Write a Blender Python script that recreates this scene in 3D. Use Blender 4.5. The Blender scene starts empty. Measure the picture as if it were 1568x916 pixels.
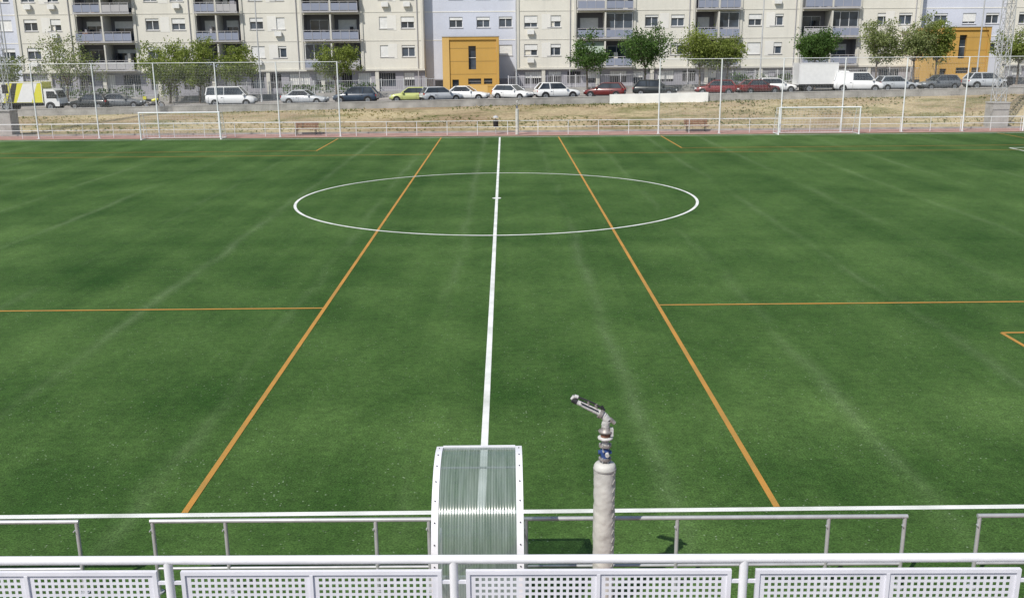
import bpy, math, random
from mathutils import Vector, Matrix, noise
R = random.Random(7)
scene = bpy.context.scene

# ---------------------------------------------------------------- helpers
class MB:
    def __init__(s, M=None):
        s.v=[]; s.f=[]; s.m=[]; s.sm=[]; s.mats=[]; s.M=M
    def mi(s, mat):
        if mat not in s.mats: s.mats.append(mat)
        return s.mats.index(mat)
    def add(s, vs, fs, mat, smooth=False):
        o=len(s.v); k=s.mi(mat)
        if s.M is not None: vs=[s.M@Vector(p) for p in vs]
        s.v.extend([tuple(p) for p in vs])
        for f in fs:
            s.f.append([i+o for i in f]); s.m.append(k); s.sm.append(smooth)
    def quad(s,a,b,c,d,mat): s.add([a,b,c,d],[(0,1,2,3)],mat)
    def box(s,x0,x1,y0,y1,z0,z1,mat,M=None):
        vs=[(x0,y0,z0),(x1,y0,z0),(x1,y1,z0),(x0,y1,z0),(x0,y0,z1),(x1,y0,z1),(x1,y1,z1),(x0,y1,z1)]
        if M is not None: vs=[M@Vector(p) for p in vs]
        s.add(vs,[(3,2,1,0),(4,5,6,7),(0,1,5,4),(1,2,6,5),(2,3,7,6),(3,0,4,7)],mat)
    def tube(s,a,b,r0,r1,mat,n=8,caps=True,smooth=True):
        a=Vector(a); b=Vector(b); d=b-a
        if d.length<1e-6: return
        d.normalize()
        u=d.cross(Vector((0,0,1)))
        if u.length<1e-3: u=Vector((1,0,0))
        u.normalize(); w=d.cross(u)
        vs=[]
        for p,r in((a,r0),(b,r1)):
            for i in range(n):
                t=2*math.pi*i/n; vs.append(p+u*(r*math.cos(t))+w*(r*math.sin(t)))
        fs=[(i,(i+1)%n,n+(i+1)%n,n+i) for i in range(n)]
        s.add(vs,fs,mat,smooth)
        if caps:
            s.add(vs[:n],[tuple(range(n))],mat); s.add(vs[n:],[tuple(range(n))],mat)
    def path(s,pts,rs,mat,n=8):
        for i in range(len(pts)-1):
            s.tube(pts[i],pts[i+1],rs[i],rs[i+1],mat,n,caps=True)
    def lathe(s,prof,mat,n=24,c=(0,0,0),smooth=True,wob=None):
        vs=[];
        for j,(r,z) in enumerate(prof):
            for i in range(n):
                t=2*math.pi*i/n
                rr=r+(wob(t,z) if wob else 0)
                vs.append((c[0]+rr*math.cos(t),c[1]+rr*math.sin(t),c[2]+z))
        fs=[]
        for j in range(len(prof)-1):
            for i in range(n):
                fs.append((j*n+i,j*n+(i+1)%n,(j+1)*n+(i+1)%n,(j+1)*n+i))
        s.add(vs,fs,mat,smooth)
        s.add(vs[-n:],[tuple(range(n))],mat)
    def done(s,name,parent=None):
        me=bpy.data.meshes.new(name)
        me.from_pydata(s.v,[],s.f)
        for m in s.mats: me.materials.append(m)
        me.polygons.foreach_set("material_index",s.m)
        me.polygons.foreach_set("use_smooth",s.sm)
        me.update()
        ob=bpy.data.objects.new(name,me)
        scene.collection.objects.link(ob)
        if parent: ob.parent=parent
        return ob
def empty(name,loc=(0,0,0)):
    e=bpy.data.objects.new(name,None); e.empty_display_size=.2
    scene.collection.objects.link(e)
    return e

def nmat(name):
    m=bpy.data.materials.new(name); m.use_nodes=True
    nt=m.node_tree; b=nt.nodes["Principled BSDF"]
    return m,nt,b
def N(nt,t,**k):
    n=nt.nodes.new(t)
    for a,v in k.items(): setattr(n,a,v)
    return n
def math_(nt,op,a,b=None,c=None,clamp=False):
    n=nt.nodes.new("ShaderNodeMath"); n.operation=op; n.use_clamp=clamp
    for i,x in enumerate((a,b,c)):
        if x is None: continue
        if isinstance(x,(int,float)): n.inputs[i].default_value=x
        else: nt.links.new(x,n.inputs[i])
    return n.outputs[0]
def mixc(nt,f,a,b,mode='MIX'):
    n=nt.nodes.new("ShaderNodeMix"); n.data_type='RGBA'; n.blend_type=mode
    for s_,x in((0,f),(6,a),(7,b)):
        if isinstance(x,(int,float)): n.inputs[s_].default_value=x
        elif isinstance(x,(tuple,list)): n.inputs[s_].default_value=(*x[:3],1)
        else: nt.links.new(x,n.inputs[s_])
    return n.outputs[2]
def noi(nt,scale,detail=3,rough=.55,vscale=None,co=None,off=(0,0,0)):
    tc=co
    if tc is None:
        t=nt.nodes.new("ShaderNodeTexCoord"); tc=t.outputs["Object"]
    mp=nt.nodes.new("ShaderNodeMapping"); nt.links.new(tc,mp.inputs[0])
    mp.inputs["Location"].default_value=off
    if vscale: mp.inputs["Scale"].default_value=vscale
    n=nt.nodes.new("ShaderNodeTexNoise"); n.inputs["Scale"].default_value=scale
    n.inputs["Detail"].default_value=detail; n.inputs["Roughness"].default_value=rough
    nt.links.new(mp.outputs[0],n.inputs["Vector"])
    return n.outputs["Fac"]
def ramp(nt,f,a,b,lo=0.,hi=1.):
    n=nt.nodes.new("ShaderNodeMapRange"); n.inputs[1].default_value=a; n.inputs[2].default_value=b
    n.inputs[3].default_value=lo; n.inputs[4].default_value=hi
    nt.links.new(f,n.inputs[0]); return n.outputs[0]
def bump(nt,b,h,st=.3,dist=.02):
    n=nt.nodes.new("ShaderNodeBump"); n.inputs["Strength"].default_value=st; n.inputs["Distance"].default_value=dist
    nt.links.new(h,n.inputs["Height"]); nt.links.new(n.outputs[0],b.inputs["Normal"])
def simple(name,col,rough=.7,metal=0,var=.12,vs=3,spec=.4,b2=None,coat=0):
    m,nt,b=nmat(name)
    n=noi(nt,vs,4)
    dark=tuple(c*(1-var) for c in col); lite=tuple(min(1,c*(1+var)) for c in col)
    nt.links.new(mixc(nt,ramp(nt,n,.3,.7),dark,lite),b.inputs["Base Color"])
    b.inputs["Roughness"].default_value=rough; b.inputs["Metallic"].default_value=metal
    b.inputs["Specular IOR Level"].default_value=spec
    if coat: b.inputs["Coat Weight"].default_value=coat; b.inputs["Coat Roughness"].default_value=.08
    if b2: bump(nt,b,noi(nt,b2,3),.25,.01)
    return m

# ---------------------------------------------------------------- materials
def turf_mat():
    m,nt,b=nmat("turf")
    L=nt.links
    tc=N(nt,"ShaderNodeTexCoord"); sx=N(nt,"ShaderNodeSeparateXYZ"); L.new(tc.outputs["Object"],sx.inputs[0])
    def rot(deg):
        mp=N(nt,"ShaderNodeMapping"); L.new(tc.outputs["Object"],mp.inputs[0]); mp.inputs["Rotation"].default_value=(0,0,math.radians(deg)); return mp.outputs[0]
    big=noi(nt,.06,3,.5)
    stY=noi(nt,1.0,4,.6,(.55,.022,1))
    stX=noi(nt,1.0,4,.6,(.03,.34,1),off=(3,7,0))
    dg1=noi(nt,1.0,4,.6,(.42,.035,1),co=rot(32),off=(1,2,0))
    dg2=noi(nt,1.0,4,.6,(.42,.035,1),co=rot(-34),off=(8,4,0))
    a=math_(nt,'MULTIPLY',ramp(nt,stY,.36,.66),.34)
    a=math_(nt,'ADD',a,math_(nt,'MULTIPLY',ramp(nt,stX,.36,.68),.26))
    a=math_(nt,'ADD',a,math_(nt,'MULTIPLY',ramp(nt,dg1,.40,.68),.26))
    a=math_(nt,'ADD',a,math_(nt,'MULTIPLY',ramp(nt,dg2,.40,.68),.26))
    a=math_(nt,'ADD',a,math_(nt,'MULTIPLY',ramp(nt,big,.3,.7),.16))
    a=math_(nt,'SUBTRACT',a,.06,clamp=True)
    wig=noi(nt,.25,2)
    xs=math_(nt,'ADD',sx.outputs[0],math_(nt,'MULTIPLY',wig,.6))
    fr=math_(nt,'PINGPONG',math_(nt,'DIVIDE',math_(nt,'ADD',xs,1.3),4.1),.5)
    seam=ramp(nt,fr,0,.085,1,0)
    sm=math_(nt,'MULTIPLY',math_(nt,'POWER',seam,1.5),ramp(nt,noi(nt,1,4,.7,(.35,.08,1),off=(5,5,1)),.42,.66))
    xc=math_(nt,'ADD',sx.outputs[1],math_(nt,'MULTIPLY',noi(nt,.18,2,off=(9,0,0)),2.0))
    fr2=math_(nt,'PINGPONG',math_(nt,'DIVIDE',xc,5.2),.5)
    a=math_(nt,'ADD',a,ramp(nt,fr2,.0,.5,-.08,.08),clamp=True)
    fine=noi(nt,30,3,.85); mid=noi(nt,6,5,.8); med=noi(nt,1.7,5,.8)
    col=mixc(nt,a,(.021,.064,.0100),(.090,.166,.045))
    col=mixc(nt,math_(nt,'MULTIPLY',sm,.36,clamp=True),col,(.19,.26,.135))
    col=mixc(nt,1,col,mixc(nt,ramp(nt,fine,.3,.7),(.34,.34,.34),(1.7,1.7,1.64)),'MULTIPLY')
    col=mixc(nt,1,col,mixc(nt,ramp(nt,mid,.3,.7),(.68,.68,.68),(1.32,1.32,1.30)),'MULTIPLY')
    col=mixc(nt,1,col,mixc(nt,ramp(nt,med,.3,.7),(.84,.84,.84),(1.16,1.16,1.14)),'MULTIPLY')
    v=N(nt,"ShaderNodeTexVoronoi"); v.inputs["Scale"].default_value=8; L.new(tc.outputs["Object"],v.inputs["Vector"])
    sp=ramp(nt,v.outputs["Distance"],.06,.14,1,0)
    spm=math_(nt,'MULTIPLY',sp,ramp(nt,noi(nt,.8,3),.38,.60))
    col=mixc(nt,math_(nt,'MULTIPLY',spm,.6),col,(.42,.50,.36))
    L.new(col,b.inputs["Base Color"]); b.inputs["Roughness"].default_value=.75
    b.inputs["Specular IOR Level"].default_value=.12
    bump(nt,b,fine,.5,.03)
    return m
def line_mat(name,col,wear):
    m,nt,b=nmat(name)
    f=ramp(nt,noi(nt,22,4,.75),.3,.62)
    f2=ramp(nt,noi(nt,1.3,3),.25,.7,.6,1)
    ff=math_(nt,'MULTIPLY',math_(nt,'ADD',f,1-wear,clamp=True),f2)
    nt.links.new(mixc(nt,ff,(.10,.15,.06),col),b.inputs["Base Color"]); b.inputs["Roughness"].default_value=.9
    bump(nt,b,noi(nt,60,3),.5,.02)
    return m
def dry_mat():
    m,nt,b=nmat("dry_ground")
    n1=noi(nt,.16,5,.65,(.6,1.3,1)); n2=noi(nt,.36,6,.72,(.45,1.3,1),off=(4,9,2)); n3=noi(nt,4,5,.8)
    c=mixc(nt,ramp(nt,n1,.38,.62),(.33,.25,.16),(.50,.42,.26))
    c=mixc(nt,math_(nt,'MULTIPLY',ramp(nt,n2,.50,.60),.68),c,(.15,.165,.06))
    c=mixc(nt,1,c,mixc(nt,ramp(nt,n3,.3,.7),(.58,.58,.58),(1.28,1.28,1.28)),'MULTIPLY')
    nt.links.new(c,b.inputs["Base Color"]); b.inputs["Roughness"].default_value=1
    b.inputs["Specular IOR Level"].default_value=.1
    bump(nt,b,n3,.7,.08)
    return m
def plaster(name,col,stain=.16):
    m,nt,b=nmat(name)
    n=noi(nt,.35,5,.6); st=noi(nt,1,5,.7,(1.6,1.6,.12)); fi=noi(nt,8,3)
    c=mixc(nt,ramp(nt,n,.3,.7),tuple(x*.90 for x in col),col)
    c=mixc(nt,math_(nt,'MULTIPLY',ramp(nt,st,.5,.78),stain),c,tuple(x*.45 for x in col))
    c=mixc(nt,ramp(nt,fi,.3,.7,0,.08),c,(.3,.3,.3))
    nt.links.new(c,b.inputs["Base Color"]); b.inputs["Roughness"].default_value=.9; b.inputs["Specular IOR Level"].default_value=.2
    return m
def glass_dark(name="window_glass",col=(.035,.045,.06)):
    m,nt,b=nmat(name)
    n=noi(nt,.6,2)
    nt.links.new(mixc(nt,ramp(nt,n,.4,.6),col,tuple(c*2.2 for c in col)),b.inputs["Base Color"])
    b.inputs["Roughness"].default_value=.08; b.inputs["Specular IOR Level"].default_value=.55
    return m
M_turf=turf_mat()
M_white=line_mat("white_line",(.90,.91,.88),.28)
M_orange=line_mat("orange_line",(.56,.265,.045),.38)
M_dry=dry_mat()
M_track=simple("red_track",(.40,.25,.215),.95,var=.18,vs=1.2,spec=.1,b2=30)
M_asph=simple("asphalt",(.11,.11,.11),.9,var=.25,vs=.8,b2=40)
M_pave=simple("pavement",(.34,.32,.30),.9,var=.15,vs=.7,b2=20)
M_conc=simple("concrete",(.34,.33,.315),.9,var=.3,vs=.9,b2=14)
M_conc2=simple("concrete_stand",(.40,.39,.37),.9,var=.15,vs=2,b2=14)
M_wwall=simple("white_wall_paint",(.80,.80,.78),.85,var=.08,vs=1)
M_cream=plaster("cream_render",(.77,.745,.665),.18)
M_cream2=plaster("cream_band",(.67,.65,.585),.18)
M_creamw=plaster("cream_pale",(.82,.805,.755),.12)
M_lilac=plaster("lilac_render",(.61,.64,.73),.1)
M_base=plaster("ground_floor_render",(.35,.345,.385),.3)
M_must=plaster("mustard_render",(.58,.345,.085),.14)
M_must2=plaster("mustard_light",(.68,.44,.15),.12)
M_balc=plaster("balcony_lilac",(.29,.32,.41),.1)
M_slab=plaster("balcony_slab",(.49,.48,.49),.2)
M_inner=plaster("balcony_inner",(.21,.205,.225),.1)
M_glass=glass_dark()
M_shut=simple("shutter",(.74,.74,.72),.6,var=.08)
M_frame=simple("window_frame",(.76,.76,.76),.5,var=.04)
M_awn=simple("awning",(.76,.72,.62),.8,var=.08)
M_awn2=simple("awning_green",(.30,.36,.30),.8,var=.08)
M_dark=simple("dark_opening",(.04,.04,.045),.7,var=.2)
M_steel=simple("galvanised_steel",(.50,.51,.52),.42,metal=.3,var=.12,vs=6)
M_white_p=simple("white_paint",(.82,.82,.85),.38,var=.06,vs=9)
M_panel=simple("white_panel",(.76,.76,.82),.45,var=.06,vs=4)
M_post=simple("white_post",(.78,.79,.80),.5,var=.05)
M_fpost=simple("fence_grey_white",(.55,.55,.57),.5,var=.05)
M_gpost=simple("grey_post",(.50,.51,.52),.5,metal=.1)
M_wood=simple("bench_wood",(.24,.12,.07),.7,var=.2)
M_tyre=simple("tyre",(.02,.02,.02),.85)
M_rim=simple("rim",(.45,.46,.48),.35,metal=.7)
M_lampw=simple("headlight",(.75,.78,.8),.15,spec=.8)
M_lampr=simple("tail_light",(.40,.02,.02),.25)
M_trim=simple("plastic_trim",(.03,.03,.033),.7)
M_cglass=glass_dark("car_glass",(.025,.03,.035))
M_bark=simple("bark",(.17,.14,.115),.95,var=.3,vs=4,b2=12)
def paint(n,c): return simple("paint_"+n,c,.32,metal=0,var=.04,coat=.6)
P=dict(white=paint("white",(.80,.80,.79)),silver=paint("silver",(.48,.50,.52)),dblue=paint("dark_blue",(.035,.055,.085)),
 lime=paint("lime",(.52,.56,.20)),dred=paint("dark_red",(.15,.022,.02)),red=paint("red",(.20,.028,.028)),dark=paint("dark",(.03,.035,.035)),
 grey=paint("grey",(.14,.15,.16)),yellow=paint("yellow",(.72,.68,.06)))
def leaf(name,c):
    m,nt,b=nmat(name)
    n=noi(nt,1.3,3)
    nt.links.new(mixc(nt,ramp(nt,n,.3,.7),tuple(x*.6 for x in c),tuple(x*1.4 for x in c)),b.inputs["Base Color"])
    b.inputs["Roughness"].default_value=.7; b.inputs["Specular IOR Level"].default_value=.2
    tr=N(nt,"ShaderNodeBsdfTranslucent"); tr.inputs[0].default_value=(c[0]*1.3,c[1]*1.45,c[2]*.8,1)
    mx=N(nt,"ShaderNodeMixShader"); mx.inputs[0].default_value=.35
    nt.links.new(b.outputs[0],mx.inputs[1]); nt.links.new(tr.outputs[0],mx.inputs[2])
    nt.links.new(mx.outputs[0],nt.nodes["Material Output"].inputs[0])
    return m
M_leafY=[leaf("leaf_y1",(.23,.275,.07)),leaf("leaf_y2",(.15,.19,.045))]
M_leafG=[leaf("leaf_g1",(.10,.175,.045)),leaf("leaf_g2",(.055,.105,.027))]
M_leafP=[leaf("leaf_p1",(.25,.285,.125)),leaf("leaf_p2",(.17,.205,.08))]
M_straw=leaf("straw",(.38,.32,.18)); M_weed=leaf("weed",(.125,.155,.05))

# ---------------------------------------------------------------- terrain
CX=-.42; Y0=13.5; Y1=75.9; YC=(Y0+Y1)/2+.15
def cl(x,a,b): return max(a,min(b,x))
def ss(t): t=cl(t,0,1); return t*t*(3-2*t)
def slope(x): return .014*cl(x,-110,110)
def street(x): return 1.62+slope(x)
def hgt(x,y):
    if y<80.4: return -.03
    if y<92.9:
        t=ss((y-80.4)/11.5)
        return -.03+t*(1.38+slope(x))+.14*t*noise.noise((x*.25,y*.4,0))
    if y<93.3: return 1.35+slope(x)
    return street(x)-.08
mb=MB()
xs=[-700,-350,-200,-130]+[x*1.5 for x in range(-80,81)]+[130,200,350,700]
ys=[-300,-100,-20,0,5,10,40,80.3]+[80.4+.5*i for i in range(0,26)]+[93.3,93.5,120,160,300,800]
vs=[(x,y,hgt(x,y)) for y in ys for x in xs]; nx=len(xs)
mb.add(vs,[(j*nx+i,j*nx+i+1,(j+1)*nx+i+1,(j+1)*nx+i) for j in range(len(ys)-1) for i in range(nx-1)],M_dry,True)
mb.done("ground")
def sheet(name,x0,x1,y0,y1,z,mat,sl=False,nseg=1):
    m=MB()
    for i in range(nseg):
        a=x0+(x1-x0)*i/nseg; b=x0+(x1-x0)*(i+1)/nseg
        za=z+(slope(a) if sl else 0); zb=z+(slope(b) if sl else 0)
        m.quad((a,y0,za),(b,y0,zb),(b,y1,zb),(a,y1,za),mat)
    return m.done(name)
sheet("football_turf",-58,58,10.45,76.9,0,M_turf)
sheet("running_path",-60,60,76.9,80.2,-.008,M_track)
sheet("foreground_path",-60,60,6.2,10.45,-.008,M_track)
sheet("road",-110,110,93.35,101.2,1.62,M_asph,True,20)
def slopebox(mb,x0,x1,y0,y1,z0,z1,mat,n=10):
    for i in range(n):
        a=x0+(x1-x0)*i/n; b=x0+(x1-x0)*(i+1)/n
        sa=slope(a); sb=slope(b)
        vs=[(a,y0,z0+sa),(b,y0,z0+sb),(b,y1,z0+sb),(a,y1,z0+sa),(a,y0,z1+sa),(b,y0,z1+sb),(b,y1,z1+sb),(a,y1,z1+sa)]
        mb.add(vs,[(4,5,6,7),(0,1,5,4),(1,2,6,5),(2,3,7,6),(3,0,4,7)],mat)
mb=MB(); slopebox(mb,-110,110,101.2,113,1.5,1.76,M_pave,20); mb.done("pavement")
mb=MB(); mb.box(-60,60,80.2,80.36,-.05,.12,M_conc); mb.done("kerb")
mb=MB()
for i in range(-24,25):
    x=i*2.6; z=1.626+slope(x)
    mb.quad((x,94.0,z),(x+.1,94.0,z+.0014),(x+1.3,98.2,z+.018),(x+1.2,98.2,z+.017),M_wwall)
mb.done("road_markings")
mb=MB()
slopebox(mb,-110,9.8,92.95,93.2,.9,1.98,M_conc,24); slopebox(mb,19,110,92.95,93.2,.9,1.98,M_conc,18)
slopebox(mb,-110,110,92.92,93.23,1.983,2.04,M_conc2,30)
mb.done("retaining_wall")
mb=MB(); slopebox(mb,9.8,19,92.6,92.88,1.0,2.2,M_wwall,4); mb.done("white_wall")

# ---------------------------------------------------------------- pitch markings
W=MB()
def rl(mb,x0,x1,y0,y1,z,mat):
    mb.quad((x0,y0,z),(x1,y0,z),(x1,y1,z),(x0,y1,z),mat)
def arc(mb,cx,cy,r,w,z,a0,a1,n,mat):
    for i in range(n):
        a=a0+(a1-a0)*i/n; b=a0+(a1-a0)*(i+1)/n
        mb.quad((cx+(r-w/2)*math.cos(a),cy+(r-w/2)*math.sin(a),z),(cx+(r+w/2)*math.cos(a),cy+(r+w/2)*math.sin(a),z),
                (cx+(r+w/2)*math.cos(b),cy+(r+w/2)*math.sin(b),z),(cx+(r-w/2)*math.cos(b),cy+(r-w/2)*math.sin(b),z),mat)
w=.125; HL=50.5
rl(W,CX-HL,CX+HL,Y0-w/2,Y0+w/2,.004,M_white); rl(W,CX-HL,CX+HL,Y1-w/2,Y1+w/2,.004,M_white)
rl(W,CX-w/2,CX+w/2,Y0+w/2,Y1-w/2,.004,M_white)
arc(W,CX,YC,9.15,w,.014,0,2*math.pi,128,M_white)
arc(W,CX,YC,.11,.20,.010,0,2*math.pi,16,M_white)
for sg in(-1,1):
    gx=CX+sg*HL
    rl(W,gx-w/2,gx+w/2,Y0+w/2,Y1-w/2,.004,M_white)
    for dx,hw in((16.5,20.16),(5.5,9.16)):
        x=gx-sg*dx
        rl(W,x-w/2,x+w/2,YC-hw,YC+hw,.004,M_white)
        for yy in(YC-hw,YC+hw): rl(W,min(x,gx),max(x,gx),yy-w/2,yy+w/2,.008,M_white)
    a=math.acos(5.5/9.15); c0=(math.pi if sg>0 else 0)
    arc(W,gx-sg*11,YC,9.15,w,.012,c0-a,c0+a,32,M_white)
    arc(W,gx-sg*11,YC,.1,.18,.010,0,2*math.pi,14,M_white)
W.done("white_pitch_markings")
O=MB(); ow=.10
for sg in(-1,1):
    x=CX+sg*4.52
    rl(O,x-ow/2,x+ow/2,Y0+.07,Y1-.07,.008,M_orange)
    xo=CX+sg*46.5
    rl(O,xo-ow/2,xo+ow/2,Y0+.07,Y1-.07,.008,M_orange)
    for yy in(25.5,63.8): rl(O,min(x,xo),max(x,xo),yy-ow/2,yy+ow/2,.0105,M_orange)
    xa=CX+sg*12.45; xb=CX+sg*38.5
    for q,(ya,yb) in enumerate(((Y0+.07,22.6),(66.7,Y1-.07))):
        for xx in(xa,xb): rl(O,xx-ow/2,xx+ow/2,ya,yb,.008,M_orange)
        yy=22.6 if q==0 else 66.7
        rl(O,min(xa,xb),max(xa,xb),yy-ow/2,yy+ow/2,.0120,M_orange)
O.done("orange_pitch_markings")

# ---------------------------------------------------------------- apartment buildings
BY=112.0; ZF=4.4; SH=3.05; NF=6
def facade(mb,x0,x1,z0,z1,y,holes,depth,mat):
    xs=sorted(set([x0,x1]+[h[0] for h in holes]+[h[1] for h in holes]))
    zs=sorted(set([z0,z1]+[h[2] for h in holes]+[h[3] for h in holes]))
    for i in range(len(xs)-1):
        for j in range(len(zs)-1):
            cx=(xs[i]+xs[i+1])/2; cz=(zs[j]+zs[j+1])/2
            if any(h[0]<cx<h[1] and h[2]<cz<h[3] for h in holes): continue
            mb.quad((xs[i],y,zs[j]),(xs[i+1],y,zs[j]),(xs[i+1],y,zs[j+1]),(xs[i],y,zs[j+1]),mat)
    if depth<=0: return
    for a,b,c,d in holes:
        mb.quad((a,y,c),(a,y+depth,c),(a,y+depth,d),(a,y,d),mat)
        mb.quad((b,y,c),(b,y,d),(b,y+depth,d),(b,y+depth,c),mat)
        mb.quad((a,y,d),(a,y+depth,d),(b,y+depth,d),(b,y,d),mat)
        mb.quad((a,y,c),(b,y,c),(b,y+depth,c),(a,y+depth,c),mat)
def window(mb,a,b,c,d,y,shut=None):
    yg=y+.2
    mb.quad((a,yg,c),(b,yg,c),(b,yg,d),(a,yg,d),M_glass)
    t=.06
    mb.box(a,a+t,yg-.05,yg-.004,c,d,M_frame); mb.box(b-t,b,yg-.05,yg-.004,c,d,M_frame)
    mb.box(a+t,b-t,yg-.05,yg-.004,c,c+t,M_frame); mb.box(a+t,b-t,yg-.05,yg-.004,d-t,d,M_frame)
    m=(a+b)/2; mb.box(m-.035,m+.035,yg-.045,yg-.004,c+t,d-t,M_frame)
    s=R.choice([.2,.35,.45,.5,.3,.62,.8,1,.2,.45]) if shut is None else shut
    if s>0.05: mb.box(a+.03,b-.03,y+.08,y+.12,d-(d-c)*s,d-.002,M_shut)
    if R.random()<.2: mb.box(a+.1,m-.05,yg-.003,yg-.001,c+.1,d-.3,M_awn)
    mb.box(a-.06,b+.06,y-.06,y-.003,c-.07,c-.005,M_slab)
def block(x0,idx):
    root=empty("apartment_building")
    wl=MB(); wn=MB(); bl=MB(); rf=MB()
    Wd=45.0; x1=x0+Wd; zt=ZF+SH*NF+.9; zb=0.2
    wins=[1.6,4.2,15.0,17.9,26.5,28.9,40.8,43.2]
    bays=[(6.7,12.9),(19.9,24.7),(31.7,37.9)]
    holes=[]
    for n in range(NF):
        z=ZF+SH*n
        for wx in wins:
            h=(x0+wx-.74,x0+wx+.74,z+1.3,z+2.55); holes.append(h)
            window(wn,*h,BY)
            if R.random()<.18:
                wn.box(x0+wx-.4,x0+wx+.35,BY-.38,BY-.06,z+.55,z+1.05,M_shut)
        for a,b in bays: holes.append((x0+a,x0+b,z+.12,z+2.82))
    facade(wl,x0,x1,ZF,zt,BY,holes,0,M_cream)
    for h in holes:
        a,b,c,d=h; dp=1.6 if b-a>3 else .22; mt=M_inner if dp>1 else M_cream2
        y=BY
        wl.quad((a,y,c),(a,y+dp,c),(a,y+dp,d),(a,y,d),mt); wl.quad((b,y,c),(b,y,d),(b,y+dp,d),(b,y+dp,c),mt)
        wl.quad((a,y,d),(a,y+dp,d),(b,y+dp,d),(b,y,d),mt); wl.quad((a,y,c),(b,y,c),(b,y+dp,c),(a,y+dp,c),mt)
    for wx in(0.05,6.35,13.0,19.55,24.8,31.35,38.0,44.7):
        wl.box(x0+wx,x0+wx+.24,BY-.12,BY-.003,ZF,zt,M_cream2)
    for a,b in((.3,6.3),(13.3,19.5),(25.1,31.3),(38.3,44.6)):
        for n in range(1,NF+1): wl.box(x0+a,x0+b,BY-.03,BY-.003,ZF+SH*n-.04,ZF+SH*n+.04,M_cream2)
        for n in range(NF):
            z=ZF+SH*n; c=(a+b)/2
            wl.box(x0+c-.5,x0+c+.5,BY-.018,BY-.004,z+1.1,z+2.7,M_creamw)
        px=x0+b-.35; wl.tube((px,BY-.09,2),(px,BY-.09,zt),.05,.05,M_slab,6,False)
    wl.quad((x0,BY,zb),(x0,BY,zt),(x0,BY+13,zt),(x0,BY+13,zb),M_cream)
    wl.quad((x1,BY,zb),(x1,BY+13,zb),(x1,BY+13,zt),(x1,BY,zt),M_cream)
    wl.quad((x0,BY+13,zb),(x0,BY+13,zt),(x1,BY+13,zt),(x1,BY+13,zb),M_cream)
    rf.box(x0+.2,x1-.2,BY+.2,BY+12.8,zt-.6,zt-.4,M_conc); rf.box(x0+8,x0+13,BY+4,BY+9,zt-.4,zt+2.2,M_cream2); rf.box(x0+31,x0+36,BY+4,BY+9,zt-.4,zt+2.2,M_cream2)
    for bi,(a,b) in enumerate(bays):
        A=x0+a; B=x0+b; mid=(A+B)/2
        for n in range(NF):
            z=ZF+SH*n; yb=BY+1.6
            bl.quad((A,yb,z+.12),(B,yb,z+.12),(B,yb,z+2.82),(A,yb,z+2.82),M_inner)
            bl.box(A+.02,B-.02,BY-.85,BY-.004,z-.02,z+.14,M_slab)
            for s0,s1 in((A+.05,mid-.09),(mid+.09,B-.05)):
                wv=s1-s0
                bl.box(s0+.4,s1-.5,yb-.06,yb-.02,z+.16,z+2.3,M_frame)
                bl.box(s0+.46,(s0+s1)/2-.08,yb-.09,yb-.065,z+.22,z+2.24,M_glass); bl.box((s0+s1)/2-.02,s1-.56,yb-.09,yb-.065,z+.22,z+2.24,M_glass)
                if R.random()<.4: bl.box(s0+.44,s1-.54,yb-.13,yb-.095,z+2.25-R.uniform(.3,1.6),z+2.27,M_shut)
                typ=R.random()
                bl.box(s0,s1,BY-.81,BY-.77,z+.2,z+.95,M_balc if R.random()<.82 else M_slab)
                bl.tube((s0,BY-.79,z+1.12),(s1,BY-.79,z+1.12),.032,.032,M_slab,6,False)
                k=int(wv/.75)
                for q in range(k+1):
                    xx=s0+.03+(wv-.06)*q/k; bl.box(xx-.02,xx+.02,BY-.84,BY-.815,z+.14,z+1.12,M_slab)
                if typ<.30:
                    bl.box(s0,s1,BY-.10,BY-.06,z+1.15,z+2.70,M_glass)
                    nk=max(2,int(wv/.85))
                    for q in range(nk+1):
                        xx=s0+wv*q/nk; bl.box(xx-.03,xx+.03,BY-.15,BY-.105,z+.3,z+2.78,M_frame)
                    bl.box(s0+.04,s1-.04,BY-.15,BY-.105,z+2.7,z+2.78,M_frame); bl.box(s0,s1,BY-.09,BY-.05,z+.15,z+1.14,M_slab)
                elif typ<.44:
                    dz=R.uniform(.6,1.3); mt=R.choice([M_awn,M_awn,M_shut,M_awn2])
                    bl.quad((s0,BY-.05,z+2.75),(s1,BY-.05,z+2.75),(s1,BY-.9,z+2.75-dz),(s0,BY-.9,z+2.75-dz),mt)
                    bl.quad((s0,BY-.9,z+2.75-dz),(s1,BY-.9,z+2.75-dz),(s1,BY-.91,z+2.55-dz),(s0,BY-.91,z+2.55-dz),mt)
                elif typ<.80:
                    for q in range(R.randint(1,4)):
                        cx=R.uniform(s0+.1,s1-.7); hh=R.uniform(.6,1.8)
                        bl.box(cx,cx+R.uniform(.2,.6),BY+R.uniform(.2,.9),BY+1.3,z+.13,z+.13+hh,R.choice([M_slab,M_awn,M_wood,M_base,M_weed,M_dark]))
            bl.box(mid-.08,mid+.08,BY-.82,BY+1.59,z+.145,z+2.80,M_cream2)
    gh=[]
    x=x0+.9
    while x<x1-2.2:
        ww=R.choice([1.5,1.9,2.3,1.2]); st=slope(x)
        if R.random()<.25: gh.append((x,x+1.2,1.8+st,3.95))
        else: gh.append((x,x+ww,2.6+st*.6,3.95))
        x+=ww+R.uniform(.5,1.2)
    facade(wl,x0,x1,zb,ZF-.2,BY+.25,gh,.3,M_base)
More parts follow.
